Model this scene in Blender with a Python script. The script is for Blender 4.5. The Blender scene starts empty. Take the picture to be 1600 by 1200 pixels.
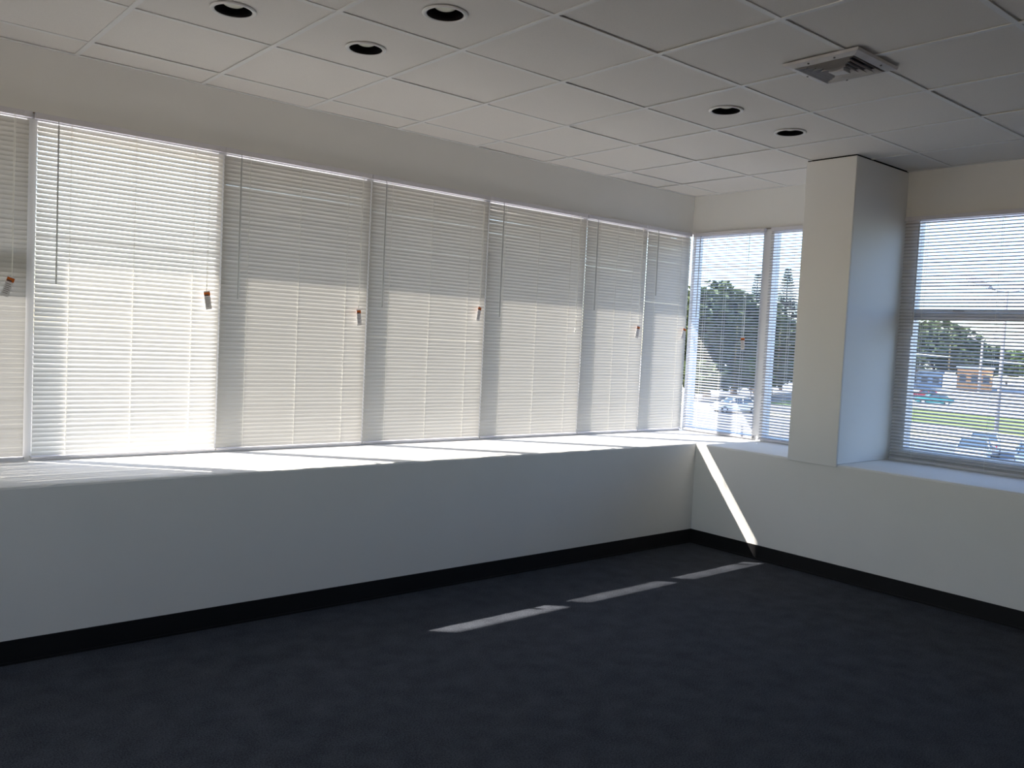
import bpy, bmesh, math, random
from mathutils import Vector, Matrix, Euler
random.seed(11)
R = math.radians
S = bpy.context.scene
COL = S.collection

# ------------------------------------------------------------------ camera
cam_d = bpy.data.cameras.new('camera')
cam = bpy.data.objects.new('camera', cam_d)
COL.objects.link(cam)
cam.location = (-5.1521, -3.9676, 1.4414)
cam.rotation_euler = (1.5189, -0.0491, -0.6977)
cam_d.sensor_fit = 'HORIZONTAL'
cam_d.sensor_width = 36.0
cam_d.lens = 1346.04 / 1600 * 36.0
cam_d.clip_start = 0.05
cam_d.clip_end = 900
S.camera = cam

# ------------------------------------------------------------------ daylight
SUN_TRAVEL = Vector((1.1, -1.0, -1.28)).normalized()
w = bpy.data.worlds.new('sky')
S.world = w
w.use_nodes = True
nt = w.node_tree
nt.nodes.clear()
sky = nt.nodes.new('ShaderNodeTexSky')
sky.sky_type = 'NISHITA'
sky.sun_disc = False
sky.sun_elevation = R(41)
sky.sun_rotation = R(-47.7)
sky.air_density = 1.0
sky.dust_density = 0.7
sky.ozone_density = 1.0
bg = nt.nodes.new('ShaderNodeBackground')
bg.inputs['Strength'].default_value = 0.34
wo = nt.nodes.new('ShaderNodeOutputWorld')
nt.links.new(sky.outputs[0], bg.inputs[0])
nt.links.new(bg.outputs[0], wo.inputs[0])

sun_d = bpy.data.lights.new('sun', 'SUN')
sun_d.energy = 11.8
sun_d.angle = R(0.53)
sun_d.color = (1.0, 0.95, 0.87)
sun = bpy.data.objects.new('sun', sun_d)
COL.objects.link(sun)
sun.rotation_euler = SUN_TRAVEL.to_track_quat('-Z', 'Y').to_euler()
sun.location = (-20, 20, 25)

vs = S.view_settings
vs.view_transform = 'Standard'
vs.look = 'None'
vs.gamma = 1.0
vs.use_curve_mapping = False
vs.exposure = 1.1

cy = S.cycles
cy.max_bounces = 14
cy.diffuse_bounces = 8
cy.glossy_bounces = 4
cy.transmission_bounces = 8
cy.transparent_max_bounces = 24
cy.caustics_reflective = False
cy.caustics_refractive = False
cy.use_denoising = True
cy.sample_clamp_indirect = 8.0

# ------------------------------------------------------------------ dimensions (metres)
H = 2.709           # ceiling
HK = 0.741          # sill / knee wall height
DL = 0.69           # window plane behind the knee wall face (left wall)
DR = 0.682          # same for the right wall
HS = 2.402          # underside of the wall above the windows
HB = 0.1015         # base strip
XW, YW = -8.2, -5.8 # far ends of the room
TILE = 0.61
GX, GY = -4.089, 0.424
LIGHTS = [(-3.784, -0.49), (-3.174, -1.10), (-3.174, -0.49), (-1.344, -1.10), (-0.734, -1.10)]

# ------------------------------------------------------------------ materials
def mat(name, col, rough=0.6, spec=0.3, noise=None, bump=None, metal=0.0, trans=0.0):
    m = bpy.data.materials.new(name)
    m.use_nodes = True
    n = m.node_tree.nodes
    l = m.node_tree.links
    b = n['Principled BSDF']
    b.inputs['Base Color'].default_value = (*col, 1)
    b.inputs['Roughness'].default_value = rough
    b.inputs['Specular IOR Level'].default_value = spec
    b.inputs['Metallic'].default_value = metal
    if noise or bump:
        tc = n.new('ShaderNodeTexCoord')
    if noise:
        scale, amt, col2 = noise
        t = n.new('ShaderNodeTexNoise')
        t.inputs['Scale'].default_value = scale
        t.inputs['Detail'].default_value = 6
        r = n.new('ShaderNodeValToRGB')
        r.color_ramp.elements[0].position = 0.5 - amt
        r.color_ramp.elements[1].position = 0.5 + amt
        r.color_ramp.elements[0].color = (*col, 1)
        r.color_ramp.elements[1].color = (*col2, 1)
        l.new(tc.outputs['Object'], t.inputs['Vector'])
        l.new(t.outputs['Fac'], r.inputs['Fac'])
        l.new(r.outputs['Color'], b.inputs['Base Color'])
    if bump:
        scale, strength, dist = bump
        t2 = n.new('ShaderNodeTexNoise')
        t2.inputs['Scale'].default_value = scale
        t2.inputs['Detail'].default_value = 4
        bp = n.new('ShaderNodeBump')
        bp.inputs['Strength'].default_value = strength
        bp.inputs['Distance'].default_value = dist
        l.new(tc.outputs['Object'], t2.inputs['Vector'])
        l.new(t2.outputs['Fac'], bp.inputs['Height'])
        l.new(bp.outputs['Normal'], b.inputs['Normal'])
    if trans:
        tr = n.new('ShaderNodeBsdfTranslucent')
        tr.inputs['Color'].default_value = (*[min(1, c * 1.02) for c in col], 1)
        mx = n.new('ShaderNodeMixShader')
        mx.inputs['Fac'].default_value = trans
        out = n['Material Output']
        l.new(b.outputs[0], mx.inputs[1])
        l.new(tr.outputs[0], mx.inputs[2])
        l.new(mx.outputs[0], out.inputs['Surface'])
    return m

def glass_mat(name, tint=(0.96, 0.945, 0.935), refl=0.06):
    m = bpy.data.materials.new(name)
    m.use_nodes = True
    n = m.node_tree.nodes
    l = m.node_tree.links
    n.remove(n['Principled BSDF'])
    t = n.new('ShaderNodeBsdfTransparent')
    t.inputs['Color'].default_value = (*tint, 1)
    g = n.new('ShaderNodeBsdfGlossy')
    g.inputs['Roughness'].default_value = 0.01
    mx = n.new('ShaderNodeMixShader')
    mx.inputs['Fac'].default_value = refl
    l.new(t.outputs[0], mx.inputs[1])
    l.new(g.outputs[0], mx.inputs[2])
    l.new(mx.outputs[0], n['Material Output'].inputs['Surface'])
    return m

def carpet_mat():
    m = bpy.data.materials.new('navy_carpet')
    m.use_nodes = True
    n = m.node_tree.nodes
    l = m.node_tree.links
    b = n['Principled BSDF']
    tc = n.new('ShaderNodeTexCoord')
    t = n.new('ShaderNodeTexNoise')
    t.inputs['Scale'].default_value = 170
    t.inputs['Detail'].default_value = 3
    t2 = n.new('ShaderNodeTexNoise')
    t2.inputs['Scale'].default_value = 9
    t2.inputs['Detail'].default_value = 8
    mx = n.new('ShaderNodeMath')
    mx.operation = 'MULTIPLY_ADD'
    mx.inputs[1].default_value = 0.35
    r = n.new('ShaderNodeValToRGB')
    r.color_ramp.elements[0].position = 0.50
    r.color_ramp.elements[0].color = (0.026, 0.030, 0.039, 1)
    r.color_ramp.elements[1].position = 0.86
    r.color_ramp.elements[1].color = (0.076, 0.084, 0.102, 1)
    l.new(tc.outputs['Object'], t.inputs['Vector'])
    l.new(tc.outputs['Object'], t2.inputs['Vector'])
    l.new(t2.outputs['Fac'], mx.inputs[0])
    l.new(t.outputs['Fac'], mx.inputs[2])
    l.new(mx.outputs[0], r.inputs['Fac'])
    l.new(r.outputs['Color'], b.inputs['Base Color'])
    bp = n.new('ShaderNodeBump')
    bp.inputs['Strength'].default_value = 0.6
    bp.inputs['Distance'].default_value = 0.004
    l.new(t.outputs['Fac'], bp.inputs['Height'])
    l.new(bp.outputs['Normal'], b.inputs['Normal'])
    b.inputs['Roughness'].default_value = 0.95
    b.inputs['Specular IOR Level'].default_value = 0.1
    return m

M = dict(
    wall=mat('white_wall_paint', (0.80, 0.80, 0.785), 0.75, 0.2, noise=(3.0, 0.35, (0.77, 0.77, 0.755)), bump=(60, 0.08, 0.003)),
    backwall=mat('bounce_cut_dark_wall', (0.07, 0.07, 0.072), 0.8, 0.2, bump=(60, 0.08, 0.003)),  # unseen wall, made dark to absorb bounce light
    column=mat('white_column_paint', (0.80, 0.805, 0.80), 0.75, 0.2, bump=(50, 0.08, 0.003)),
    tile=mat('ceiling_tile_board', (0.79, 0.765, 0.735), 0.9, 0.1, noise=(240, 0.2, (0.74, 0.715, 0.69)), bump=(300, 0.15, 0.002)),
    grid=mat('white_enamel_grid', (0.76, 0.76, 0.76), 0.45, 0.4),
    dark=mat('dark_gap', (0.02, 0.02, 0.02), 0.9, 0.05),
    base=mat('black_vinyl_base', (0.010, 0.010, 0.011), 0.5, 0.25),
    carpet=carpet_mat(),
    frame=mat('white_aluminium_frame', (0.74, 0.75, 0.78), 0.4, 0.4),
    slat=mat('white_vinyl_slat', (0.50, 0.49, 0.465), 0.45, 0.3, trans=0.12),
    slat_glare=mat('glare_lightened_vinyl_slat', (0.74, 0.73, 0.70), 0.4, 0.3, trans=0.18),  # lighter copy of the slat colour, sun glare put into it
    slatr=mat('grey_metal_slat', (0.52, 0.52, 0.53), 0.4, 0.4),
    rail=mat('white_blind_rail', (0.66, 0.65, 0.70), 0.45, 0.35),
    joint=mat('brown_joint_strip', (0.22, 0.17, 0.14), 0.8, 0.1),
    cord=mat('white_cord', (0.86, 0.85, 0.80), 0.8, 0.1),
    wand=mat('clear_grey_wand', (0.42, 0.43, 0.43), 0.25, 0.5),
    tagw=mat('white_paper_tag', (0.62, 0.60, 0.60), 0.7, 0.1),
    tago=mat('orange_print', (0.50, 0.12, 0.02), 0.7, 0.1),
    tagd=mat('dark_print', (0.10, 0.07, 0.07), 0.7, 0.1),
    glass=glass_mat('window_glass'),
    glasst=glass_mat('blue_tinted_glass', (0.87, 0.915, 0.985)),
    glassw=glass_mat('amber_fill_filter', (0.97, 0.885, 0.79)),  # warm filter on the added back windows, offsets blue fill light
    glassb=glass_mat('bronze_fill_filter', (0.98, 0.93, 0.865)),  # warm filter on the added end wall windows, offsets blue fill light
    screw=mat('steel_screw', (0.10, 0.10, 0.11), 0.4, 0.5),
    black=mat('black_baffle', (0.012, 0.011, 0.014), 0.6, 0.2),
    bulb=mat('frosted_bulb', (0.80, 0.80, 0.70), 0.25, 0.5),
    vent=mat('grey_white_vent_metal', (0.62, 0.61, 0.63), 0.5, 0.4, noise=(14, 0.3, (0.50, 0.49, 0.49))),
    facade=mat('outer_stucco', (0.70, 0.69, 0.66), 0.9, 0.1),
    asphalt=mat('pale_paving', (0.40, 0.39, 0.38), 0.95, 0.1, noise=(0.4, 0.3, (0.50, 0.48, 0.46))),
    paving=mat('pinkish_grey_paving', (0.20, 0.185, 0.175), 0.95, 0.1, noise=(0.5, 0.3, (0.26, 0.24, 0.225))),
    lot=mat('grey_blue_asphalt', (0.17, 0.19, 0.23), 0.95, 0.1, noise=(0.6, 0.3, (0.21, 0.23, 0.27))),
    road=mat('sun_bleached_road', (0.44, 0.43, 0.42), 0.95, 0.1, noise=(0.3, 0.3, (0.50, 0.49, 0.48))),
    grass=mat('lawn_grass', (0.15, 0.19, 0.055), 0.95, 0.1, noise=(1.2, 0.3, (0.22, 0.26, 0.085))),
    curb=mat('yellow_kerb', (0.62, 0.54, 0.30), 0.9, 0.1),
    leaf=mat('green_leaves', (0.070, 0.088, 0.038), 0.6, 0.2, noise=(0.5, 0.25, (0.11, 0.13, 0.06)), trans=0.25),
    leafb=mat('bright_green_leaves', (0.085, 0.12, 0.035), 0.6, 0.2, noise=(0.5, 0.25, (0.13, 0.17, 0.05)), trans=0.25),
    pine=mat('pine_needles', (0.055, 0.07, 0.05), 0.7, 0.2, trans=0.15),
    bark=mat('tree_bark', (0.16, 0.12, 0.09), 0.9, 0.1),
    carw=mat('white_car_paint', (0.78, 0.79, 0.80), 0.25, 0.5),
    carr=mat('red_car_paint', (0.48, 0.05, 0.05), 0.25, 0.5),
    cart=mat('teal_car_paint', (0.03, 0.20, 0.20), 0.25, 0.5),
    carg=mat('silver_car_paint', (0.42, 0.45, 0.50), 0.25, 0.5),
    carb=mat('blue_grey_car_paint', (0.14, 0.20, 0.30), 0.25, 0.5),
    cglass=mat('dark_car_glass', (0.06, 0.09, 0.12), 0.08, 0.6),
    tyre=mat('black_tyre', (0.02, 0.02, 0.02), 0.8, 0.2),
    hub=mat('steel_hub', (0.5, 0.5, 0.52), 0.3, 0.5),
    lampg=mat('car_lamp_lens', (0.75, 0.75, 0.72), 0.2, 0.5),
    pole=mat('concrete_pole', (0.30, 0.265, 0.245), 0.85, 0.2),
    lens=mat('lamp_lens', (0.7, 0.7, 0.68), 0.3, 0.4),
    bwhite=mat('white_stucco', (0.74, 0.75, 0.77), 0.9, 0.1),
    bblue=mat('blue_grey_stucco', (0.24, 0.31, 0.42), 0.9, 0.1),
    borange=mat('orange_stucco', (0.66, 0.34, 0.16), 0.9, 0.1),
    bdark=mat('dark_window', (0.05, 0.06, 0.08), 0.3, 0.4),
    byellow=mat('pale_yellow_canopy', (0.80, 0.68, 0.40), 0.8, 0.1),
    wire=mat('grey_cable', (0.55, 0.57, 0.60), 0.5, 0.3),
)

# ------------------------------------------------------------------ mesh helpers
class MB:
    """collects shapes of one part and links them as one mesh object"""
    def __init__(self):
        self.v = []
        self.f = []
        self.mi = []
        self.mats = []
    def _m(self, m):
        if m not in self.mats:
            self.mats.append(m)
        return self.mats.index(m)
    def add(self, verts, faces, m):
        o = len(self.v)
        k = self._m(m)
        self.v += [tuple(p) for p in verts]
        for f in faces:
            self.f.append([i + o for i in f])
            self.mi.append(k)
    def box(self, a, b, m, mtx=None):
        x0, y0, z0 = a
        x1, y1, z1 = b
        vs_ = [(x0, y0, z0), (x1, y0, z0), (x1, y1, z0), (x0, y1, z0), (x0, y0, z1), (x1, y0, z1), (x1, y1, z1), (x0, y1, z1)]
        if mtx is not None:
            vs_ = [mtx @ Vector(p) for p in vs_]
        self.add(vs_, [(0, 3, 2, 1), (4, 5, 6, 7), (0, 1, 5, 4), (1, 2, 6, 5), (2, 3, 7, 6), (3, 0, 4, 7)], m)
    def tube(self, pts, rads, m, n=8, caps=True):
        pts = [Vector(p) for p in pts]
        if not isinstance(rads, (list, tuple)):
            rads = [rads] * len(pts)
        vv = []
        for i, p in enumerate(pts):
            d = (pts[min(i + 1, len(pts) - 1)] - pts[max(i - 1, 0)]).normalized()
            up = Vector((0, 0, 1)) if abs(d.z) < 0.9 else Vector((1, 0, 0))
            a = d.cross(up).normalized()
            b = d.cross(a)
            for k in range(n):
                t = 2 * math.pi * k / n
                vv.append(p + (a * math.cos(t) + b * math.sin(t)) * rads[i])
        ff = []
        for i in range(len(pts) - 1):
            for k in range(n):
                ff.append((i * n + k, i * n + (k + 1) % n, (i + 1) * n + (k + 1) % n, (i + 1) * n + k))
        if caps:
            ff.append(tuple(range(n - 1, -1, -1)))
            ff.append(tuple(range((len(pts) - 1) * n, len(pts) * n)))
        self.add(vv, ff, m)
    def lathe(self, prof, m, n=32, c=(0, 0, 0)):
        vv = []
        for (r, z) in prof:
            for k in range(n):
                t = 2 * math.pi * k / n
                vv.append((c[0] + r * math.cos(t), c[1] + r * math.sin(t), c[2] + z))
        ff = []
        for i in range(len(prof) - 1):
            for k in range(n):
                ff.append((i * n + k, i * n + (k + 1) % n, (i + 1) * n + (k + 1) % n, (i + 1) * n + k))
        self.add(vv, ff, m)
    def build(self, name, parent=None, smooth=False, bevel=0.0, loc=None):
        me = bpy.data.meshes.new(name)
        me.from_pydata(self.v, [], self.f)
        for m in self.mats:
            me.materials.append(m)
        me.polygons.foreach_set('material_index', self.mi)
        if smooth:
            me.polygons.foreach_set('use_smooth', [True] * len(me.polygons))
        me.update()
        o = bpy.data.objects.new(name, me)
        COL.objects.link(o)
        if parent is not None:
            o.parent = parent
        if loc is not None:
            o.location = loc
        if bevel:
            bv = o.modifiers.new('bevel', 'BEVEL')
            bv.width = bevel
            bv.segments = 2
            bv.limit_method = 'ANGLE'
        return o

def struct(o, label=None):
    o['kind'] = 'structure'
    if label:
        o['label'] = label
    return o

def thing(name, label, cat, loc=(0, 0, 0), rz=0.0, group=None):
    o = bpy.data.objects.new(name, None)
    o.empty_display_size = 0.1
    COL.objects.link(o)
    o.location = loc
    o.rotation_euler = (0, 0, rz)
    o['label'] = label
    o['category'] = cat
    if group:
        o['group'] = group
    return o

def tag(o, label, cat, group=None):
    o['label'] = label
    o['category'] = cat
    if group:
        o['group'] = group
    return o

def kind_struct(name, loc=(0, 0, 0), rz=0.0):
    o = bpy.data.objects.new(name, None)
    COL.objects.link(o)
    o.location = loc
    o.rotation_euler = (0, 0, rz)
    o['kind'] = 'structure'
    return o

# ------------------------------------------------------------------ room shell
b = MB()
b.box((XW, YW, -0.12), (0.0, 0.0, 0.0), M['carpet'])
struct(b.build('floor'))

def ledge(b, pts_top, zt, nseg):
    pass

# left wall: deep knee wall with sill, wall over the windows, solid end at the left
b = MB()
def rough_edge_block(b, p0, p1, inward, depth, z0, z1, m, seed):
    """wall block from p0 to p1 whose top front edge is slightly hand finished"""
    rr = random.Random(seed)
    p0 = Vector(p0)
    p1 = Vector(p1)
    inward = Vector(inward)
    L = (p1 - p0).length
    n = max(2, int(L / 0.06))
    rows = []
    for i in range(n + 1):
        p = p0.lerp(p1, i / n)
        j = 0.0 if i in (0, n) else rr.uniform(-0.0022, 0.0022)
        j2 = 0.0 if i in (0, n) else rr.uniform(-0.0022, 0.0016)
        back = p - inward * depth
        rows.append([(p.x, p.y, z0), (p.x, p.y, z1 - 0.012), (p.x - inward.x * 0.004 + j * inward.x, p.y - inward.y * 0.004 + j * inward.y, z1 - 0.003 + j2),
                     (p.x - inward.x * 0.016, p.y - inward.y * 0.016, z1), (back.x, back.y, z1), (back.x, back.y, z0)])
    vv = [q for r in rows for q in r]
    ff = []
    for i in range(n):
        for k in range(6):
            a, c = i * 6 + k, i * 6 + (k + 1) % 6
            ff.append((a, c, c + 6, a + 6))
    ff.append(tuple(range(6)))
    ff.append(tuple(range(n * 6 + 5, n * 6 - 1, -1)))
    b.add(vv, ff, m)
rough_edge_block(b, (XW, 0, -0.12), (0.0, 0, -0.12), (0, -1, 0), DL + 0.12, -0.12, HK, M['wall'], 3)
b.box((0.0, 0.0, -0.12), (DR + 0.12, DL + 0.12, HK), M['wall'])
b.box((XW, DL, HS), (DR + 0.15, DL + 0.15, H + 0.3), M['wall'])
b.box((XW, DL, HK), (-5.19, DL + 0.12, HS), M['wall'])
struct(b.build('wall_left'))

b = MB()
rough_edge_block(b, (0, YW, -0.12), (0, 0.0, -0.12), (-1, 0, 0), DR + 0.12, -0.12, HK, M['wall'], 5)
b.box((DR, YW, HS), (DR + 0.15, DL, H + 0.3), M['wall'])
b.box((DR, YW, HK), (DR + 0.12, -2.965, HS), M['wall'])
struct(b.build('wall_right'))

# back wall behind the camera: darkened to cut bounce light, two high windows added for fill daylight
BW = [(-7.9 + k * 1.7, -7.9 + k * 1.7 + 1.55) for k in range(2)]
b = MB()
b.box((XW - 0.12, YW - 0.12, -0.12), (DR + 0.15, YW, 1.7), M['backwall'])
b.box((XW - 0.12, YW - 0.12, 2.64), (DR + 0.15, YW, H + 0.3), M['backwall'])
xs_ = [XW - 0.12] + [q for pr in BW for q in pr] + [DR + 0.15]
for k in range(0, len(xs_), 2):
    b.box((xs_[k], YW - 0.12, 1.7), (xs_[k + 1], YW, 2.64), M['backwall'])
struct(b.build('wall_back'))

# end wall at the left, out of view: three windows added for fill daylight
FW = [(-5.5 + k * 1.9, -5.5 + k * 1.9 + 1.7) for k in range(3)]
b = MB()
b.box((XW - 0.12, YW, -0.12), (XW, DL + 0.15, 1.2), M['wall'])
b.box((XW - 0.12, YW, 2.62), (XW, DL + 0.15, H + 0.3), M['wall'])
ys_ = [YW] + [q for pr in FW for q in pr] + [DL + 0.15]
for k in range(0, len(ys_), 2):
    b.box((XW - 0.12, ys_[k], 1.2), (XW, ys_[k + 1], 2.62), M['wall'])
struct(b.build('wall_far'))

# column standing on the sill of the right wall
b = MB()
b.box((-0.013, -1.124, HK - 0.016), (-0.0005, -0.772, H - 0.007), M['column'])
b.box((-0.0005, -1.124, HK + 0.0008), (DR + 0.02, -0.772, H - 0.007), M['column'])
struct(b.build('column', bevel=0.004), 'white square column standing on the right hand sill')
b = MB()
b.box((-0.006, -1.119, H - 0.009), (DR, -0.777, H + 0.004), M['dark'])
struct(b.build('trim_3'))

# base strips
b = MB()
b.box((XW, -0.006, 0.0), (-0.006, 0.0, HB), M['base'])
b.box((XW, -0.012, 0.0), (-0.012, -0.006, 0.012), M['base'])
struct(b.build('baseboard_left', bevel=0.002))
b = MB()
b.box((-0.006, YW, 0.0), (0.0, 0.0, HB), M['base'])
b.box((-0.012, YW, 0.0), (-0.006, -0.012, 0.012), M['base'])
struct(b.build('baseboard_right', bevel=0.002))

# ------------------------------------------------------------------ ceiling
b = MB()
b.box((XW, YW, H + 0.24), (DR + 0.1, DL + 0.1, H + 0.30), M['dark'])
ceiling = struct(b.build('ceiling'))
rt = random.Random(21)
b = MB()
def ring_tile(b, x0, x1, y0, y1, z, c, r, m):
    n = 48
    inner, outer = [], []
    for k in range(n):
        t = 2 * math.pi * k / n
        cx_, sy_ = math.cos(t), math.sin(t)
        inner.append((c[0] + r * cx_, c[1] + r * sy_, z))
        s = min(((x1 - c[0]) / cx_) if cx_ > 1e-6 else (((x0 - c[0]) / cx_) if cx_ < -1e-6 else 1e9),
                ((y1 - c[1]) / sy_) if sy_ > 1e-6 else (((y0 - c[1]) / sy_) if sy_ < -1e-6 else 1e9))
        outer.append((c[0] + s * cx_, c[1] + s * sy_, z))
    vv = inner + outer
    ff = [(k, (k + 1) % n, n + (k + 1) % n, n + k) for k in range(n)]
    b.add(vv, ff, m)
    # corners lie on rays only every 45 degrees, which n = 48 hits exactly
for j in range(-8, 9):
    for i in range(-1, 14):
        x0, x1 = GX + j * TILE, GX + (j + 1) * TILE
        y1, y0 = GY - (i - 1) * TILE - TILE + TILE, GY - i * TILE
        x0, x1 = max(x0, XW), min(x1, DR)
        y0, y1 = max(y0, YW), min(y1, DL)
        if x1 - x0 < 0.02 or y1 - y0 < 0.02:
            continue
        z = H + 0.0015 + rt.random() ** 3 * 0.003
        cc = [c for c in LIGHTS if x0 < c[0] < x1 and y0 < c[1] < y1]
        if cc:
            ring_tile(b, x0, x1, y0, y1, H + 0.003, ((x0 + x1) / 2, (y0 + y1) / 2), 0.0735, M['tile'])
        else:
            tx, ty = rt.uniform(-0.0022, 0.0022), rt.uniform(-0.0022, 0.0022)
            q = [(x0, y0, z + max(0, tx)), (x1, y0, z + max(0, ty)), (x1, y1, z + max(0, -tx)), (x0, y1, z + max(0, -ty))]
            q2 = [(p[0], p[1], p[2] + 0.015) for p in q]
            b.add(q + q2, [(0, 1, 2, 3), (4, 7, 6, 5), (0, 4, 5, 1), (1, 5, 6, 2), (2, 6, 7, 3), (3, 7, 4, 0)], M['tile'])
b.build('ceiling_panels', ceiling)
b = MB()
hw = 0.0115
for j in range(-7, 9):
    x = GX + j * TILE
    if XW < x < DR:
        b.box((x - hw, YW, H - 0.002), (x + hw, DL - 0.0225, H + 0.0014), M['grid'])
for i in range(0, 13):
    y = GY - i * TILE
    if YW < y < DL:
        for j in range(-8, 9):
            x0, x1 = max(GX + j * TILE + hw, XW), min(GX + (j + 1) * TILE - hw, DR - 0.0225)
            if x1 > x0:
                b.box((x0 + 0.001, y - hw, H - 0.0014), (x1 - 0.001, y + hw, H + 0.0014), M['grid'])
b.box((XW, DL - 0.022, H - 0.002), (DR, DL, H + 0.0014), M['grid'])
b.box((DR - 0.022, YW, H - 0.002), (DR, DL - 0.022, H + 0.0014), M['grid'])
b.build('ceiling_grid', ceiling)

# ------------------------------------------------------------------ recessed lights
def downlight(loc, label):
    t = thing('recessed_downlight', label, 'ceiling light', loc, group='unlit recessed downlights in the ceiling')
    b = MB()
    b.lathe([(0.0725, 0.002), (0.074, -0.004), (0.083, -0.0065), (0.090, -0.004), (0.091, 0.0)], M['grid'], 40)
    b.build('trim_ring', t, True)
    b = MB()
    b.lathe([(0.0728, -0.003), (0.0715, 0.012), (0.0725, 0.012), (0.0705, 0.03), (0.0715, 0.03), (0.069, 0.05), (0.070, 0.05), (0.066, 0.12), (0.02, 0.15), (0.0005, 0.152)], M['black'], 40)
    b.build('baffle', t, True)
    b = MB()
    prof = [(0.0005, 0.012)]
    for k in range(1, 8):
        a = k / 7 * math.pi / 2
        prof.append((0.050 * math.sin(a), 0.012 + 0.024 * (1 - math.cos(a))))
    prof += [(0.050, 0.045), (0.03, 0.09), (0.018, 0.13)]
    b.lathe(prof, M['bulb'], 32)
    b.build('reflector_bulb', t, True)
    return t
LL = ['unlit downlight nearest the left end of the ceiling', 'unlit black downlight nearest the camera, second tile row from the left wall',
      'unlit downlight just behind the nearest one, closer to the left blinds', 'unlit downlight between the air vent and the left wall, further from the column',
      'unlit downlight closest to the white column']
for (x, y), s in zip(LIGHTS, LL):
    downlight((x, y, H), s)

# ------------------------------------------------------------------ air vent
vt = thing('air_vent', 'grey square louvred air vent hanging askew under the ceiling tiles', 'air vent', (-1.632, -1.91, H - 0.002), R(0.6))
def sq(r, z):
    return [(-r, -r, z), (r, -r, z), (r, r, z), (-r, r, z)]
def frustum(b, r0, z0, r1, z1, m, th=0.0016):
    vv = sq(r0, z0) + sq(r1, z1) + sq(r0 - th, z0 + 0.0008) + sq(r1 - th, z1 + 0.0008)
    ff = []
    for k in range(4):
        j = (k + 1) % 4
        ff += [(k, j, 4 + j, 4 + k), (8 + k, 12 + k, 12 + j, 8 + j), (k, 8 + k, 8 + j, j), (4 + k, 4 + j, 12 + j, 12 + k)]
    b.add(vv, ff, m)
b = MB()
b.add(sq(0.150, -0.0012) + sq(0.150, 0.0), [(0, 1, 2, 3), (4, 7, 6, 5), (0, 4, 5, 1), (1, 5, 6, 2), (2, 6, 7, 3), (3, 7, 4, 0)], M['black'])
b.build('duct_shade_plate', vt)  # black plate standing in for the shade inside the duct
b = MB()
vv = sq(0.176, -0.001) + sq(0.172, -0.012) + sq(0.138, -0.020) + sq(0.136, -0.002)
ff = []
for r_ in range(3):
    for k in range(4):
        j = (k + 1) % 4
        ff.append((r_ * 4 + k, r_ * 4 + j, r_ * 4 + 4 + j, r_ * 4 + 4 + k))
b.add(vv, ff, M['vent'])
b.build('vent_frame', vt)
for k, (r0, r1) in enumerate([(0.130, 0.117), (0.106, 0.093), (0.082, 0.069), (0.058, 0.046)]):
    b = MB()
    frustum(b, r0, -0.024 - k * 0.002, r1, -0.006 - k * 0.002, M['vent'])
    lv = b.build('louver', vt)
    lv.rotation_euler = (R(random.uniform(-1.5, 1.5)), R(random.uniform(-1.5, 1.5)), 0)
b = MB()
b.add(sq(0.034, -0.032) + sq(0.030, -0.012), [(3, 2, 1, 0), (4, 5, 6, 7), (0, 1, 5, 4), (1, 2, 6, 5), (2, 3, 7, 6), (3, 0, 4, 7)], M['vent'])
cp = b.build('center_plate', vt)
cp.rotation_euler = (R(2.5), R(-2), R(3))
for (sx, sy) in ((-0.155, 0.06), (-0.155, -0.06), (0.155, 0.05), (0.0, 0.155), (0.06, -0.155)):
    b = MB()
    b.lathe([(0.0001, -0.0205), (0.004, -0.0195), (0.005, -0.0165), (0.005, -0.012)], M['screw'], 10, (sx, sy, 0))
    b.build('screw', vt)

# ------------------------------------------------------------------ windows
def window(n, org, rz, width, jl=0.022, jr=0.022, rail=None, screws=False, glass='glass', sill=0.035):
    """local x along the wall (seen from inside, to the right), y outward, z up; origin on the sill at the left end"""
    t = kind_struct('window_%d' % n, org, rz)
    z0, z1 = 0.0, HS - HK
    b = MB()
    y0, y1 = 0.004, 0.100
    b.box((0, y0, z0), (jl, y1, z1), M['frame'])
    b.box((width - jr, y0, z0), (width, y1, z1), M['frame'])
    b.box((jl, y0, z0), (width - jr, y1, sill), M['frame'])
    b.box((jl, y0, z1 - 0.035), (width - jr, y1, z1), M['frame'])
    b.build('window_frame', t)
    if rail:
        b = MB()
        b.box((jl, 0.02, rail[0]), (width - jr, 0.080, rail[1]), M['frame'])
        b.box((jl, 0.012, rail[1] - 0.010), (width - jr, 0.020, rail[1]), M['frame'])
        r_ = b.build('meeting_rail', t)
        b = MB()
        mid = width * (0.40 if n != 10 else 0.21)
        b.box((mid - 0.035, 0.006, rail[1] - 0.004), (mid + 0.035, 0.020, rail[1] + 0.004), M['screw'])
        b.build('sash_latch', r_)
    b = MB()
    b.box((jl, 0.050, sill), (width - jr, 0.055, z1 - 0.035), M[glass])
    b.build('window_pane', t)
    if screws:
        for zz in (0.10, 0.33, 0.59, 1.08, 1.36, 1.62):
            b = MB()
            b.tube([(0.011, 0.0085, zz), (0.011, 0.0055, zz)], 0.004, M['screw'], 8)
            b.build('screw', t)
    return t

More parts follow.
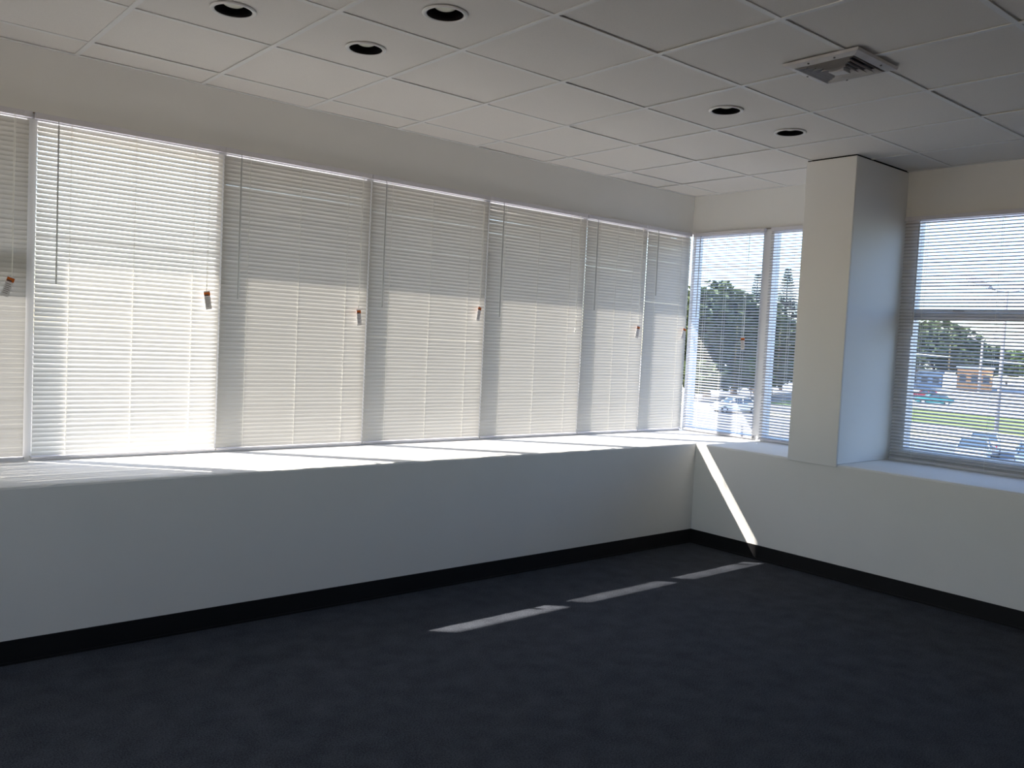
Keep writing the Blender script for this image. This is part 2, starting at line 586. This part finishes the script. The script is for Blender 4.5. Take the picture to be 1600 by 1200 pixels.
# ------------------------------------------------------------------ blinds
PITCH, SLATW = 0.0222, 0.0262
def blind(org, rz, width, tilt, label, wand=(0.12, 0.76), cordx=None, tagz=None, tagrot=0, tagcol='tago', seed=0, gap_top=0.016, ladders=None, bottom=0.012, loose=None, wide_head=(0, 0), sag=0.0, slat='slat', crown=0.0019):
    """same local frame as a window, y = 0 is the plane of the ladder cords; slats are tipped outer edge up by tilt degrees"""
    rr = random.Random(100 + seed)
    t = thing('window_blind', label, 'window blind', org, rz, 'white mini blinds at the windows')
    zt = HS - HK
    # head rail: a U shaped channel with end caps
    hh = 0.027
    b = MB()
    z0, z1 = zt - hh - 0.003, zt - 0.003
    x0, x1 = -wide_head[0], width + wide_head[1]
    b.box((x0, -0.0135, z0), (x1, -0.0120, z1), M['rail'])
    b.box((x0, 0.0120, z0), (x1, 0.0135, z1), M['rail'])
    b.box((x0, -0.012, z0), (x1, 0.012, z0 + 0.0015), M['rail'])
    b.box((x0, -0.012, z0 + 0.0015), (x0 + 0.002, 0.012, z1), M['rail'])
    b.box((x1 - 0.002, -0.012, z0 + 0.0015), (x1, 0.012, z1), M['rail'])
    hr = b.build('headrail', t)
    for xs in (x0 + 0.004, x1 - 0.034):
        b = MB()
        b.box((xs, -0.0152, z0 - 0.0012), (xs + 0.030, -0.0137, z1 + 0.001), M['rail'])
        b.build('mounting_bracket', hr)
    # bottom rail
    bz = bottom
    b = MB()
    b.box((0.0, -0.0125, bz), (width, 0.0125, bz + 0.010), M['rail'])
    br = b.build('bottom_rail', t, bevel=0.003)
    for xs in (-0.0015, width - 0.0015):
        b = MB()
        b.box((xs, -0.0135, bz - 0.001), (xs + 0.003, 0.0135, bz + 0.011), M['wand'])
        b.build('end_cap', br)
    # slats
    b = MB()
    ztop = z0 - gap_top - SLATW / 2 * math.sin(R(tilt))
    zbot = bz + 0.010 + SLATW / 2 * math.sin(R(tilt)) + 0.002
    n = int((ztop - zbot) / PITCH) + 1
    pitch = (ztop - zbot) / (n - 1)
    nx = 7
    NC = 5
    for i in range(n):
        z = zbot + i * pitch
        base = tilt + rr.gauss(0, 1.2)
        tw = rr.gauss(0, 0.8)
        dz = rr.gauss(0, 0.0005)
        vv = []
        for k in range(nx):
            u = k / (nx - 1)
            a = base + tw * (u - 0.5) * 2
            if loose:
                a += loose(u, i / (n - 1))
            a = R(a)
            ca, sa = math.cos(a), math.sin(a)
            for c in range(NC):
                s = (c / (NC - 1) - 0.5)
                y = s * SLATW
                h = crown * (1 - 4 * s * s)
                # outer edge up, crown bulging up and inward
                vv.append((0.002 + u * (width - 0.004), y * ca - h * sa, z + dz + y * sa + h * ca - sag * math.sin(math.pi * u) * (i / n)))
        ff = []
        for k in range(nx - 1):
            for c in range(NC - 1):
                a0 = k * NC + c
                ff.append((a0, a0 + NC, a0 + NC + 1, a0 + 1))
        b.add(vv, ff, M[slat])
    b.build('slats', t, True)
    # ladder cords: a front and a back string at each station
    if ladders is None:
        ladders = [0.15, width / 2, width - 0.15] if width > 0.65 else [0.12, width - 0.12]
    yo = SLATW / 2 * math.cos(R(tilt)) + 0.0016
    for xl in ladders:
        b = MB()
        for yy in (-yo, yo):
            b.tube([(xl, yy, bz + 0.006), (xl, yy, z0 + 0.001)], 0.0012, M['cord'], 5)
        for i in range(n):
            z = zbot + i * pitch
            sa = math.sin(R(tilt)) * 0.5 * SLATW
            b.tube([(xl, -yo, z - sa - 0.0006), (xl, yo, z + sa - 0.0006)], 0.0005, M['cord'], 4, False)
        b.build('ladder_cord', t)
    # tilt wand
    if wand:
        wx, wl = wand
        b = MB()
        zt_ = z0 - 0.012
        b.tube([(wx, -0.022, zt_ - 0.006), (wx + 0.002, -0.024, zt_ - wl)], [0.0042, 0.0042], M['wand'], 6)
        wd = b.build('tilt_wand', t)
        b = MB()
        b.tube([(wx, -0.010, z0 + 0.002), (wx, -0.018, z0 - 0.002), (wx, -0.021, z0 - 0.010), (wx, -0.022, zt_ - 0.008)], 0.0016, M['screw'], 6)
        b.build('wand_hook', wd)
    # lift cord with the paper warning tag
    if cordx is not None:
        zc = tagz if tagz else 0.80
        b = MB()
        lean = 0.012 * math.sin(R(tagrot))
        b.tube([(cordx, -0.0165, z0 + 0.006), (cordx, -0.020, z0 - 0.03), (cordx + lean * 0.4, -0.022, zc + 0.12), (cordx + lean * 0.2, -0.024, zc)], 0.0011, M['cord'], 5)
        b.tube([(cordx + 0.006, -0.0165, z0 + 0.006), (cordx + 0.006, -0.020, z0 - 0.03), (cordx + 0.004, -0.022, zc + 0.12), (cordx + lean * 0.2 + 0.001, -0.024, zc)], 0.0011, M['cord'], 5)
        lc = b.build('lift_cord', t)
        if tagz:
            b = MB()
            W_, H_ = 0.032, 0.098
            mtx = Matrix.Translation((cordx + lean * 0.2, -0.0265, zc + 0.006)) @ Matrix.Rotation(R(tagrot), 4, 'Y') @ Matrix.Rotation(R(rr.uniform(-14, 14)), 4, 'Z')
            b.box((-W_ / 2, -0.0012, -H_), (W_ / 2, 0.0012, 0), M['tagw'], mtx)
            b.box((-W_ / 2, -0.0017, -0.026), (W_ / 2, -0.0012, -0.006), M[tagcol], mtx)
            b.box((-W_ / 2, 0.0012, -0.026), (W_ / 2, 0.0017, -0.006), M[tagcol], mtx)
            b.box((-W_ / 2 + 0.002, -0.0020, -0.0255), (W_ / 2 - 0.009, -0.0017, -0.018), M['tagd'], mtx)
            for q in range(6):
                zz = -0.036 - q * 0.009
                b.box((-W_ / 2 + 0.004, -0.0016, zz - 0.0022), (W_ / 2 - 0.004 - 0.008 * rr.random(), -0.0012, zz), M['tagd'], mtx)
            b.build('warning_tag', lc)['label'] = 'white and orange paper warning tag on the pull cord'
        else:
            b = MB()
            b.lathe([(0.0015, 0.03), (0.004, 0.02), (0.007, 0.0), (0.002, -0.004), (0.0001, -0.004)], M['cord'], 10, (cordx + lean * 0.2, -0.024, zc - 0.022))
            b.build('cord_tassel', lc, True)
    return t

MUL = [-5.19, -4.27, -3.352, -2.434, -1.516, -0.583, 0.100, 0.69]
for k in range(7):
    a, c = MUL[k], MUL[k + 1]
    window(k + 1, (a, DL, HK), 0.0, c - a - (0.03 if k == 6 else 0), rail=(0.905, 1.005) if k == 0 else None, screws=k in (1, 2, 4), jr=0.06 if k == 6 else 0.022)

YB = DL - 0.013
def loose5(u, v):
    return -9 * max(0, 1 - u * 2.2) * max(0, (v - 0.78) / 0.22)
BL = [
    dict(a=-5.180, c=-4.285, tilt=83, wand=(0.13, 0.76), cordx=0.828, tagz=0.872, tagrot=18, tagcol='tago', label='tightly closed white mini blind cut off by the left edge of the photo'),
    dict(a=-4.253, c=-3.354, tilt=57, slat='slat_glare', wand=(0.088, 0.76), cordx=0.82, tagz=0.872, tagrot=-9, label='brightest glaring white mini blind, right of the bare grey post at the far left'),
    dict(a=-3.350, c=-2.436, tilt=70, wand=(0.090, 0.77), cordx=0.845, tagz=0.83, tagrot=-7, label='third white mini blind from the left, next to the brightest one, tag leaning left'),
    dict(a=-2.432, c=-1.518, tilt=70, wand=(0.093, 0.76), cordx=0.855, tagz=0.905, tagrot=8, label='fourth white mini blind from the left, tag hanging close to its right edge'),
    dict(a=-1.514, c=-0.585, tilt=70, wand=(0.112, 0.77), cordx=0.845, tagz=None, loose=loose5, label='fifth white mini blind from the left, with loose upper slats and no paper tag'),
    dict(a=-0.581, c=0.098, tilt=69, wand=(0.098, 0.67), cordx=0.605, tagz=0.85, tagrot=9, label='narrower white mini blind, second before the room corner'),
    dict(a=0.102, c=0.650, tilt=69, wand=(0.108, 0.51), cordx=0.50, tagz=0.86, tagrot=16, label='narrow closed white mini blind right at the room corner'),
]
for k, d in enumerate(BL):
    wh = (0.0, 0.0)
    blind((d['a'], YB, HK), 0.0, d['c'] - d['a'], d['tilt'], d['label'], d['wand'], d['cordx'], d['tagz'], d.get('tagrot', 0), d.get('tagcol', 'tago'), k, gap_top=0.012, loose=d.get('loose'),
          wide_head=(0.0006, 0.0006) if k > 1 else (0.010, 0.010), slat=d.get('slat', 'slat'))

# right wall: x local runs towards -y
RZ = -math.pi / 2
window(8, (DR, DL - 0.004, HK), RZ, DL - 0.004 + 0.055, jl=0.036, jr=0.05, glass='glasst')
window(9, (DR, -0.055, HK), RZ, 0.715, jl=0.045, jr=0.03, glass='glasst')
window(10, (DR, -1.126, HK), RZ, 1.838, jl=0.090, sill=0.085, jr=0.05, rail=(0.965, 1.030), glass='glasst')
XB = DR - 0.015
blind((XB, 0.660, HK), RZ, 0.690, 22, 'half open white mini blind right of the room corner, trees seen through it', (0.085, 0.66), 0.56, 0.80, -4, 'tago', 8, gap_top=0.010, slat='slatr', crown=0.0022)
blind((XB, -0.088, HK), RZ, 0.675, 22, 'open white mini blind partly hidden behind the white column', None, None, None, 0, 'tago', 9, gap_top=0.010, ladders=[0.2, 0.5], slat='slatr', crown=0.003)
blind((XB, -1.134, HK), RZ, 1.80, 27, 'wide open white mini blind right of the white column, street lamp seen through it', (0.105, 0.76), 1.6, 0.9, 4, 'tago', 10, gap_top=0.012, ladders=[0.155, 0.62, 1.18, 1.66], slat='slatr', crown=0.003)

def added_fill_window(n, org, rz, wd, ht, glass='glassb'):  # unseen windows, added to bring extra daylight into the room
    t = kind_struct('window_%d' % n, org, rz)
    b = MB()
    b.box((0, 0, 0), (0.04, 0.06, ht), M['frame'])
    b.box((wd - 0.04, 0, 0), (wd, 0.06, ht), M['frame'])
    b.box((0.04, 0, 0), (wd - 0.04, 0.06, 0.05), M['frame'])
    b.box((0.04, 0, ht - 0.05), (wd - 0.04, 0.06, ht), M['frame'])
    b.build('window_frame', t)
    b = MB()
    b.box((0.04, 0.026, 0.05), (wd - 0.04, 0.032, ht - 0.05), M[glass])
    b.build('window_pane', t)
for k, (xa, xb) in enumerate(BW):
    added_fill_window(14 + k, (xa, YW - 0.08, 1.7), 0, xb - xa, 0.94, 'glassw')
for k, (ya, yb) in enumerate(FW):
    added_fill_window(11 + k, (XW - 0.02, ya, 1.2), math.pi / 2, yb - ya, 1.42)

# thin joint strip under the wall over the windows
b = MB()
b.box((-5.19, DL - 0.004, HS - 0.004), (DR, DL + 0.006, HS), M['joint'])
struct(b.build('trim_1'))
b = MB()
b.box((DR - 0.004, -2.965, HS - 0.004), (DR + 0.006, DL - 0.004, HS), M['joint'])
struct(b.build('trim_2'))

# ------------------------------------------------------------------ outside of the building: concrete eyebrow over the left windows
b = MB()
b.box((-12.0, DL + 0.152, HS - 0.002), (DR + 0.10, DL + 0.524, HS + 0.16), M['facade'])
struct(b.build('trim_4'), 'concrete eyebrow shading the windows of the left wall outside')

# ------------------------------------------------------------------ street outside
GZ = -4.2
def P(x, y, z=GZ):
    return Vector((x, y, z))
b = MB()
b.box((-60, -120, GZ - 0.3), (420, 300, GZ), M['asphalt'])
struct(b.build('ground'))
def strip(name, p, q, r, s, m, h, label):
    b = MB()
    vv = [(x, y, GZ) for x, y in (p, q, r, s)] + [(x, y, GZ + h) for x, y in (p, q, r, s)]
    b.add(vv, [(0, 3, 2, 1), (4, 5, 6, 7), (0, 1, 5, 4), (1, 2, 6, 5), (2, 3, 7, 6), (3, 0, 4, 7)], m)
    return struct(b.build(name), label)
strip('trim_5', (98.0, 52), (64.0, -60), (46.0, -60), (77.8, 52), M['grass'], 0.05, 'green lawn strip across the road')
strip('trim_6', (66.2, 52), (52.5, -40), (49.5, -40), (62.5, 52), M['curb'], 0.10, 'pale dry verge beside the car park')
strip('trim_7', (56.5, 25.5), (47.0, -45), (14.0, -45), (14.0, 25.5), M['lot'], 0.02, 'grey blue asphalt of the car park')
strip('trim_9', (97.0, 62), (60.0, 26.5), (14.0, 26.5), (30.0, 75), M['paving'], 0.015, 'pinkish grey paving under the white car')
strip('trim_8', (140, 62), (104.0, -30), (72.0, -30), (97.0, 52.3), M['road'], 0.02, 'sun bleached road behind the lawn')

def car(loc, ang, paint, label, L=4.5, W=1.8, Hc=1.46):
    t = thing('car', label, 'car', loc, R(ang), 'cars on the street and in the car park')
    k = L / 4.5
    hw_ = W / 2
    # stations: x, low z, shoulder z, half width
    st = [(-2.25, 0.45, 0.72, 0.66), (-2.18, 0.30, 0.92, 0.80), (-1.7, 0.24, 0.96, 0.88), (-0.8, 0.22, 0.95, 0.90), (0.2, 0.22, 0.94, 0.90), (0.95, 0.22, 0.92, 0.89), (1.6, 0.24, 0.84, 0.86), (2.08, 0.28, 0.72, 0.78), (2.25, 0.40, 0.60, 0.62)]
    b = MB()
    vv = []
    for (x, zl, zs, h) in st:
        h = h * hw_ / 0.9
        zm = zl + (zs - zl) * 0.55
        vv += [(x * k, -h * 0.92, zl), (x * k, -h, zm), (x * k, -h * 0.93, zs - 0.02), (x * k, -h * 0.70, zs + 0.015), (x * k, h * 0.70, zs + 0.015), (x * k, h * 0.93, zs - 0.02), (x * k, h, zm), (x * k, h * 0.92, zl)]
    ff = []
    for i in range(len(st) - 1):
        for q in range(8):
            ff.append((i * 8 + q, i * 8 + (q + 1) % 8, i * 8 + 8 + (q + 1) % 8, i * 8 + 8 + q))
    ff.append(tuple(range(8)))
    ff.append(tuple(range(len(st) * 8 - 1, len(st) * 8 - 9, -1)))
    b.add(vv, ff, M[paint])
    # roof and pillars
    rb = [(-1.55, 0.95, 0.80), (-1.05, Hc - 0.06, 0.62), (-0.4, Hc, 0.63), (0.25, Hc - 0.03, 0.62), (1.0, 0.93, 0.78)]
    vv = []
    for (x, z, h) in rb:
        h = h * hw_ / 0.9
        vv += [(x * k, -h, z), (x * k, -h, z - 0.05), (x * k, h, z - 0.05), (x * k, h, z)]
    ff = []
    for i in range(len(rb) - 1):
        if i in (1, 2):
            for q in range(4):
                ff.append((i * 4 + q, i * 4 + (q + 1) % 4, i * 4 + 4 + (q + 1) % 4, i * 4 + 4 + q))
    b.add(vv, ff, M[paint])
    for s in (-1, 1):
        for (p, q) in (((-1.6, 0.82, 0.94), (-1.05, 0.63, Hc - 0.05)), ((-0.35, 0.84, 0.93), (-0.38, 0.64, Hc - 0.03)), ((1.02, 0.80, 0.92), (0.25, 0.63, Hc - 0.05))):
            b.tube([(p[0] * k, s * p[1] * hw_ / 0.9, p[2]), (q[0] * k, s * q[1] * hw_ / 0.9, q[2])], 0.045, M[paint], 6)
    b.build('body', t, True)
    # glass house just inside the pillars
    b = MB()
    gl = [(-1.54, 0.93, 0.78, -1.04, Hc - 0.06, 0.60), (0.98, 0.91, 0.77, 0.24, Hc - 0.05, 0.60)]
    x0, z0_, h0, x1, z1_, h1 = gl[0]
    x2, z2_, h2, x3, z3_, h3 = gl[1]
    f = hw_ / 0.9
    vv = [(x0 * k, -h0 * f, z0_), (x0 * k, h0 * f, z0_), (x1 * k, h1 * f, z1_), (x1 * k, -h1 * f, z1_), (x2 * k, -h2 * f, z2_), (x2 * k, h2 * f, z2_), (x3 * k, h3 * f, z3_), (x3 * k, -h3 * f, z3_)]
    b.add(vv, [(0, 1, 2, 3), (4, 7, 6, 5), (0, 3, 7, 4), (1, 5, 6, 2), (3, 2, 6, 7)], M['cglass'])
    b.build('windows', t)
    for (x, s) in ((1.42, 1), (1.42, -1), (-1.38, 1), (-1.38, -1)):
        b = MB()
        b.tube([(x * k, s * (hw_ - 0.21), 0.31), (x * k, s * (hw_ - 0.005), 0.31)], 0.31, M['tyre'], 18)
        wh = b.build('wheel', t)
        b = MB()
        b.tube([(x * k, s * (hw_ - 0.02), 0.31), (x * k, s * (hw_ + 0.004), 0.31)], 0.19, M['hub'], 14)
        b.build('hubcap', wh)
    for s in (-1, 1):
        b = MB()
        b.box((2.10 * k, s * 0.58 * f - 0.14, 0.52), (2.235 * k, s * 0.58 * f + 0.14, 0.64), M['lampg'])
        b.build('headlight', t, bevel=0.02)
        b = MB()
        b.box((-2.24 * k, s * 0.60 * f - 0.12, 0.64), (-2.12 * k, s * 0.60 * f + 0.12, 0.80), M['carr'])
        b.build('tail_light', t, bevel=0.02)
    return t
car((60.4, 42.4, GZ), 152, 'carw', 'white car on the pavement, seen through the blind at the room corner')
car((117.0, 51.0, GZ + 0.02), 118, 'carr', 'small distant red car at the left of the wide right hand window')
car((106.0, 45.0, GZ + 0.02), 128, 'cart', 'teal car on the road beyond the lawn, in the wide right hand window')
car((45.4, 15.9, GZ + 0.02), 200, 'carg', 'silver car parked in the near car park, left of the lamp pole', Hc=1.42)
car((45.8, 13.0, GZ + 0.02), 200, 'carb', 'blue grey car parked in the near car park, at the right edge of the photo', Hc=1.42)
car((51.2, 17.6, GZ + 0.02), 20, 'carw', 'white car parked behind the silver one in the car park', Hc=1.42)

def foliage(b, c, rad, n, size, m, rr, flat=1.0):
    """leaf tufts scattered through the outer part of a lumpy crown"""
    lumps = []
    for k in range(9):
        a = rr.uniform(0, 2 * math.pi)
        e = rr.uniform(-0.5, 1.0)
        lumps.append((Vector((math.cos(a) * math.cos(e), math.sin(a) * math.cos(e), math.sin(e))) * 0.52, rr.uniform(0.40, 0.56)))
    lumps.append((Vector((0, 0, 0)), 0.62))
    lumps.append((Vector((0, 0, 0.45)), 0.5))
    vv, ff = [], []
    for k in range(n):
        lc, lr = rr.choice(lumps)
        d = Vector((rr.gauss(0, 1), rr.gauss(0, 1), rr.gauss(0, 1))).normalized()
        q = lc + d * lr * rr.uniform(0.72, 1.05)
        pos = Vector((c[0] + q.x * rad[0], c[1] + q.y * rad[1], c[2] + q.z * rad[2] * flat))
        rot = Euler((rr.uniform(-0.9, 0.9), rr.uniform(-0.9, 0.9), rr.uniform(0, 6.28))).to_matrix()
        s = size * rr.uniform(0.6, 1.4)
        o = len(vv)
        for (x, y) in ((-1, -0.35), (0, -0.62), (1, -0.3), (0.9, 0.3), (0, 0.65), (-0.85, 0.35)):
            vv.append(pos + rot @ Vector((x * s, y * s, 0.16 * s * (1 - x * x))))
        ff.append(tuple(range(o, o + 6)))
    b.add(vv, ff, m)

def tree(loc, h, r, label, leaf='leaf', n=2200, size=0.42, seed=0, name='broadleaf_tree', trunk_frac=0.30, group='trees outside the windows'):
    rr = random.Random(500 + seed)
    t = thing(name, label, 'tree' if name != 'shrub' else 'shrub', loc, 0, group)
    b = MB()
    th = h * trunk_frac
    tr = 0.035 * h if name != 'shrub' else 0.05
    b.tube([(0, 0, -0.05), (rr.uniform(-.1, .1), rr.uniform(-.1, .1), th * 0.5), (rr.uniform(-.2, .2), rr.uniform(-.2, .2), th * 1.15)], [tr, tr * 0.8, tr * 0.7], M['bark'], 9)
    for k in range(5):
        a = k * 1.26 + rr.uniform(-.3, .3)
        b.tube([(0, 0, th * 1.0), (math.cos(a) * r * 0.3, math.sin(a) * r * 0.3, th + (h - th) * 0.3), (math.cos(a) * r * 0.6, math.sin(a) * r * 0.6, th + (h - th) * rr.uniform(0.5, 0.7))], [tr * 0.5, tr * 0.32, tr * 0.12], M['bark'], 6)
    b.build('trunk', t, True)
    b = MB()
    ch = (h - th * 0.7)
    foliage(b, (0, 0, th * 0.7 + ch * 0.5), (r, r, ch * 0.5), n, size, M[leaf], rr)
    b.build('foliage', t)
    return t

TR = [
    ((73.1, 57.3), 12.6, 4.6, 'dark broad tree left of the round crowned one, behind the corner blind wand', 'leaf', 'broadleaf_tree'),
    ((77.9, 58.8), 13.9, 4.4, 'tall round crowned tree in the middle of the corner window', 'leaf', 'broadleaf_tree'),
    ((85.0, 60.2), 13.2, 4.0, 'round tree in the corner window, in front of the smaller pine', 'leaf', 'broadleaf_tree'),
    ((93.7, 62.9), 11.7, 4.2, 'lower dark tree behind the window post right of the corner blind', 'leaf', 'broadleaf_tree'),
    ((101.4, 66.0), 12.6, 4.6, 'dense tree left of the tall pine beside the column', 'leaf', 'broadleaf_tree'),
    ((107.6, 63.1), 13.2, 4.6, 'dense tree in front of the foot of the tall pine', 'leaf', 'broadleaf_tree'),
    ((110.4, 60.9), 13.5, 4.6, 'dense tree just left of the white column, right of the tall pine', 'leaf', 'broadleaf_tree'),
    ((162.4, 74.5), 13.4, 7.5, 'broad distant tree at the left of the wide right hand window', 'leaf', 'broadleaf_tree'),
    ((174.9, 74.7), 14.4, 8.0, 'highest distant tree in the wide right hand window', 'leaf', 'broadleaf_tree'),
    ((183.1, 73.0), 12.9, 6.5, 'distant tree right of the highest one in the wide right hand window', 'leaf', 'broadleaf_tree'),
    ((194.1, 73.2), 9.6, 5.0, 'low distant tree behind the far small street lamp', 'leaf', 'broadleaf_tree'),
    ((224.1, 79.8), 9.2, 7.0, 'bright green distant tree behind the tall lamp pole', 'leafb', 'broadleaf_tree'),
    ((226.1, 73.6), 9.6, 7.0, 'bright green distant tree at the right edge of the photo', 'leafb', 'broadleaf_tree'),
    ((68.0, 53.2), 4.4, 2.8, 'dark hedge shrub left of the white car, by the room corner', 'leaf', 'shrub'),
    ((72.2, 55.0), 4.6, 2.8, 'dark hedge shrub under the tall round tree', 'leaf', 'shrub'),
    ((89.0, 58.6), 5.0, 3.0, 'dark hedge shrub behind the window post', 'leaf', 'shrub'),
    ((94.0, 60.5), 5.0, 3.0, 'dark hedge shrub left of the low white building', 'leaf', 'shrub'),
    ((77.6, 54.4), 4.7, 2.6, 'bright green shrub behind the white car', 'leafb', 'shrub'),
    ((83.3, 56.5), 5.1, 2.8, 'bright green shrub behind the rear of the white car, near the window post', 'leafb', 'shrub'),
    ((99.6, 60.4), 7.3, 2.6, 'yellow green shrub over the low white building', 'leafb', 'shrub'),
    ((104.6, 59.0), 8.3, 2.6, 'taller yellow green shrub right beside the column', 'leafb', 'shrub'),
]
for k, ((x, y), h, r, lab, lf, nm) in enumerate(TR):
    far = x > 150
    tree((x, y, GZ), h, r, lab, lf, 2600 if nm != 'shrub' else 1300, (0.55 if far else 0.42) if nm != 'shrub' else 0.28, k, nm, 0.13 if nm != 'shrub' else 0.12,
         'shrubs outside the windows' if nm == 'shrub' else 'trees outside the windows')

def pine(loc, h, r, label, seed):
    rr = random.Random(900 + seed)
    t = thing('norfolk_pine', label, 'tree', loc, 0, 'pines rising behind the trees')
    b = MB()
    b.tube([(0, 0, -0.05), (0.05, 0, h * 0.5), (0, 0, h)], [0.28, 0.18, 0.03], M['bark'], 8)
    b.build('trunk', t, True)
    b = MB()
    nw = 34
    for i in range(nw):
        u = i / (nw - 1)
        z = h * (0.28 + 0.71 * u)
        rad = r * (1 - u) ** 0.85 + 0.15
        for k in range(9):
            a = k * 2 * math.pi / 9 + i * 0.4 + rr.uniform(-.2, .2)
            rl = rad * rr.uniform(0.8, 1.1)
            d = Vector((math.cos(a), math.sin(a), 0))
            sd = Vector((-math.sin(a), math.cos(a), 0))
            tip = Vector((0, 0, z)) + d * rl + Vector((0, 0, 0.10 * rl))
            b.tube([(0, 0, z), tuple(Vector((0, 0, z - 0.04 * rl)) + d * rl * 0.6), tuple(tip)], [0.05, 0.04, 0.015], M['pine'], 5)
            m_ = max(3, int(rl / 0.22))
            vv, ff = [], []
            for q in range(m_):
                s = (q + 0.6) / m_
                c = Vector((0, 0, z)) + d * rl * s
                for sg in (-1, 1):
                    e = c + sd * sg * 0.48 * (1.1 - s * 0.6) + d * 0.16 + Vector((0, 0, rr.uniform(-0.06, 0.16)))
                    o = len(vv)
                    vv += [c - d * 0.10, c + d * 0.10, e + d * 0.08, e - d * 0.08 + Vector((0, 0, 0.07))]
                    ff.append((o, o + 1, o + 2, o + 3))
            b.add(vv, ff, M['pine'])
    b.build('branch_whorls', t)
    return t
pine((106.0, 67.0, GZ), 17.8, 3.6, 'tall layered pine left of the white column', 1)
pine((98.0, 66.6, GZ), 16.3, 2.2, 'slim pine behind the round tree in the corner window', 2)

def street_lamp(loc, rz, h, label, arm=1.25, pr=0.11):
    t = thing('street_lamp', label, 'street lamp', loc, rz, 'street lamps outside')
    b = MB()
    b.lathe([(0.28, 0.0), (0.28, 0.5), (0.20, 0.56), (0.001, 0.56)], M['pole'], 16)
    b.build('base', t)
    b = MB()
    b.tube([(0, 0, 0.5), (0, 0, h * 0.5), (0, 0, h)], [pr * 1.25, pr * 1.05, pr * 0.8], M['pole'], 12)
    b.build('pole', t, True)
    for s in (-1, 1):
        b = MB()
        b.tube([(0, 0, h - 0.12), (0, s * arm * 0.5, h + 0.02), (0, s * arm * 0.75, h + 0.12)], [0.05, 0.045, 0.04], M['pole'], 8)
        ar = b.build('arm', t, True)
        b = MB()
        mt = Matrix.Translation((0, s * arm * 0.68, h + 0.10)) @ Matrix.Rotation(s * R(20), 4, 'X')
        pr_ = [(0.0, 0.12, 0.12), (0.2, 0.28, 0.22), (0.8, 0.36, 0.36), (1.4, 0.34, 0.34), (1.62, 0.22, 0.18)]
        vv, ff = [], []
        for (u, hw2, hh2) in pr_:
            for (sx, zz) in ((-1, 0.0), (1, 0.0), (0.75, hh2), (-0.75, hh2)):
                vv.append(mt @ Vector((sx * hw2, s * u, zz)))
        for i in range(len(pr_) - 1):
            for q in range(4):
                ff.append((i * 4 + q, i * 4 + (q + 1) % 4, i * 4 + 4 + (q + 1) % 4, i * 4 + 4 + q))
        ff += [(0, 1, 2, 3), tuple(range(len(pr_) * 4 - 1, len(pr_) * 4 - 5, -1))]
        b.add(vv, ff, M['pole'])
        hd = b.build('lamp_head', t)
        b = MB()
        b.box((-0.24, min(s * 0.3, s * 1.4), -0.04), (0.24, max(s * 0.3, s * 1.4), -0.002), M['lens'], mt)
        b.build('lens', hd)
    return t
street_lamp((53.7, 17.9, GZ + 0.02), R(18), 10.2, 'tall concrete street lamp with two angled heads, in the wide right hand window')
street_lamp((164.0, 62.4, GZ), R(20), 9.6, 'distant small street lamp left of the tall one', pr=0.22, arm=1.6)

def building(name, label, cat, loc, rz, size, wallm, roofm=None, nwin=4, canopy=False):
    t = thing(name, label, cat, loc, rz, None)
    lx, ly, lz = size
    b = MB()
    b.box((-lx / 2, -ly / 2, 0), (lx / 2, ly / 2, lz), M[wallm])
    b.build('walls', t)
    b = MB()
    b.box((-lx / 2 - 0.25, -ly / 2 - 0.25, lz), (lx / 2 + 0.25, ly / 2 + 0.25, lz + 0.35), M[roofm or wallm])
    b.build('roof', t)
    for k in range(nwin):
        y = -ly / 2 + ly * (k + 0.5) / nwin
        b = MB()
        b.box((-lx / 2 - 0.04, y - ly / nwin * 0.28, lz * 0.35), (-lx / 2 + 0.06, y + ly / nwin * 0.28, lz * 0.75), M['bdark'])
        b.build('window', t)
    return t
building('low_building', 'low white and blue building behind the shrubs left of the column', 'building', (98.0, 54.0, GZ), R(30), (5, 8, 3.2), 'bblue', 'bwhite', 4)
building('shop_building', 'small orange and white building under the distant trees', 'building', (173.0, 66.8, GZ), R(20), (8, 6, 4.3), 'borange', 'bwhite', 3)
building('shop_building', 'long blue grey building left of the orange one', 'building', (167.0, 77.0, GZ), R(22), (8, 12, 3.0), 'bblue', 'bblue', 6)
t = thing('canopy', 'pale yellow canopy on posts at the right edge of the photo', 'canopy', (160.0, 51.0, GZ), R(20))
b = MB()
b.box((-4, -7, 2.6), (4, 7, 3.3), M['byellow'])
b.build('canopy_roof', t)
for sx in (-3, 3):
    for sy in (-6, 0, 6):
        b = MB()
        b.tube([(sx, sy, 0), (sx, sy, 2.6)], 0.16, M['bwhite'], 10)
        b.build('post', t)
def cable(p, q, sag, label, r=0.045):
    b = MB()
    p, q = Vector(p), Vector(q)
    pts = []
    for i in range(25):
        u = i / 24
        v = p.lerp(q, u)
        v.z -= sag * 4 * u * (1 - u)
        pts.append(v)
    b.tube(pts, r, M['wire'], 6)
    tag(b.build('overhead_cable'), label, 'cable', 'cables over the street')
cable((100, 86, 4.3), (100, 0, 0.2), 0.25, 'upper grey cable crossing the view of the street')
cable((100, 70, -0.7), (100, 0, -3.3), 0.2, 'lower grey cable crossing the view of the street')
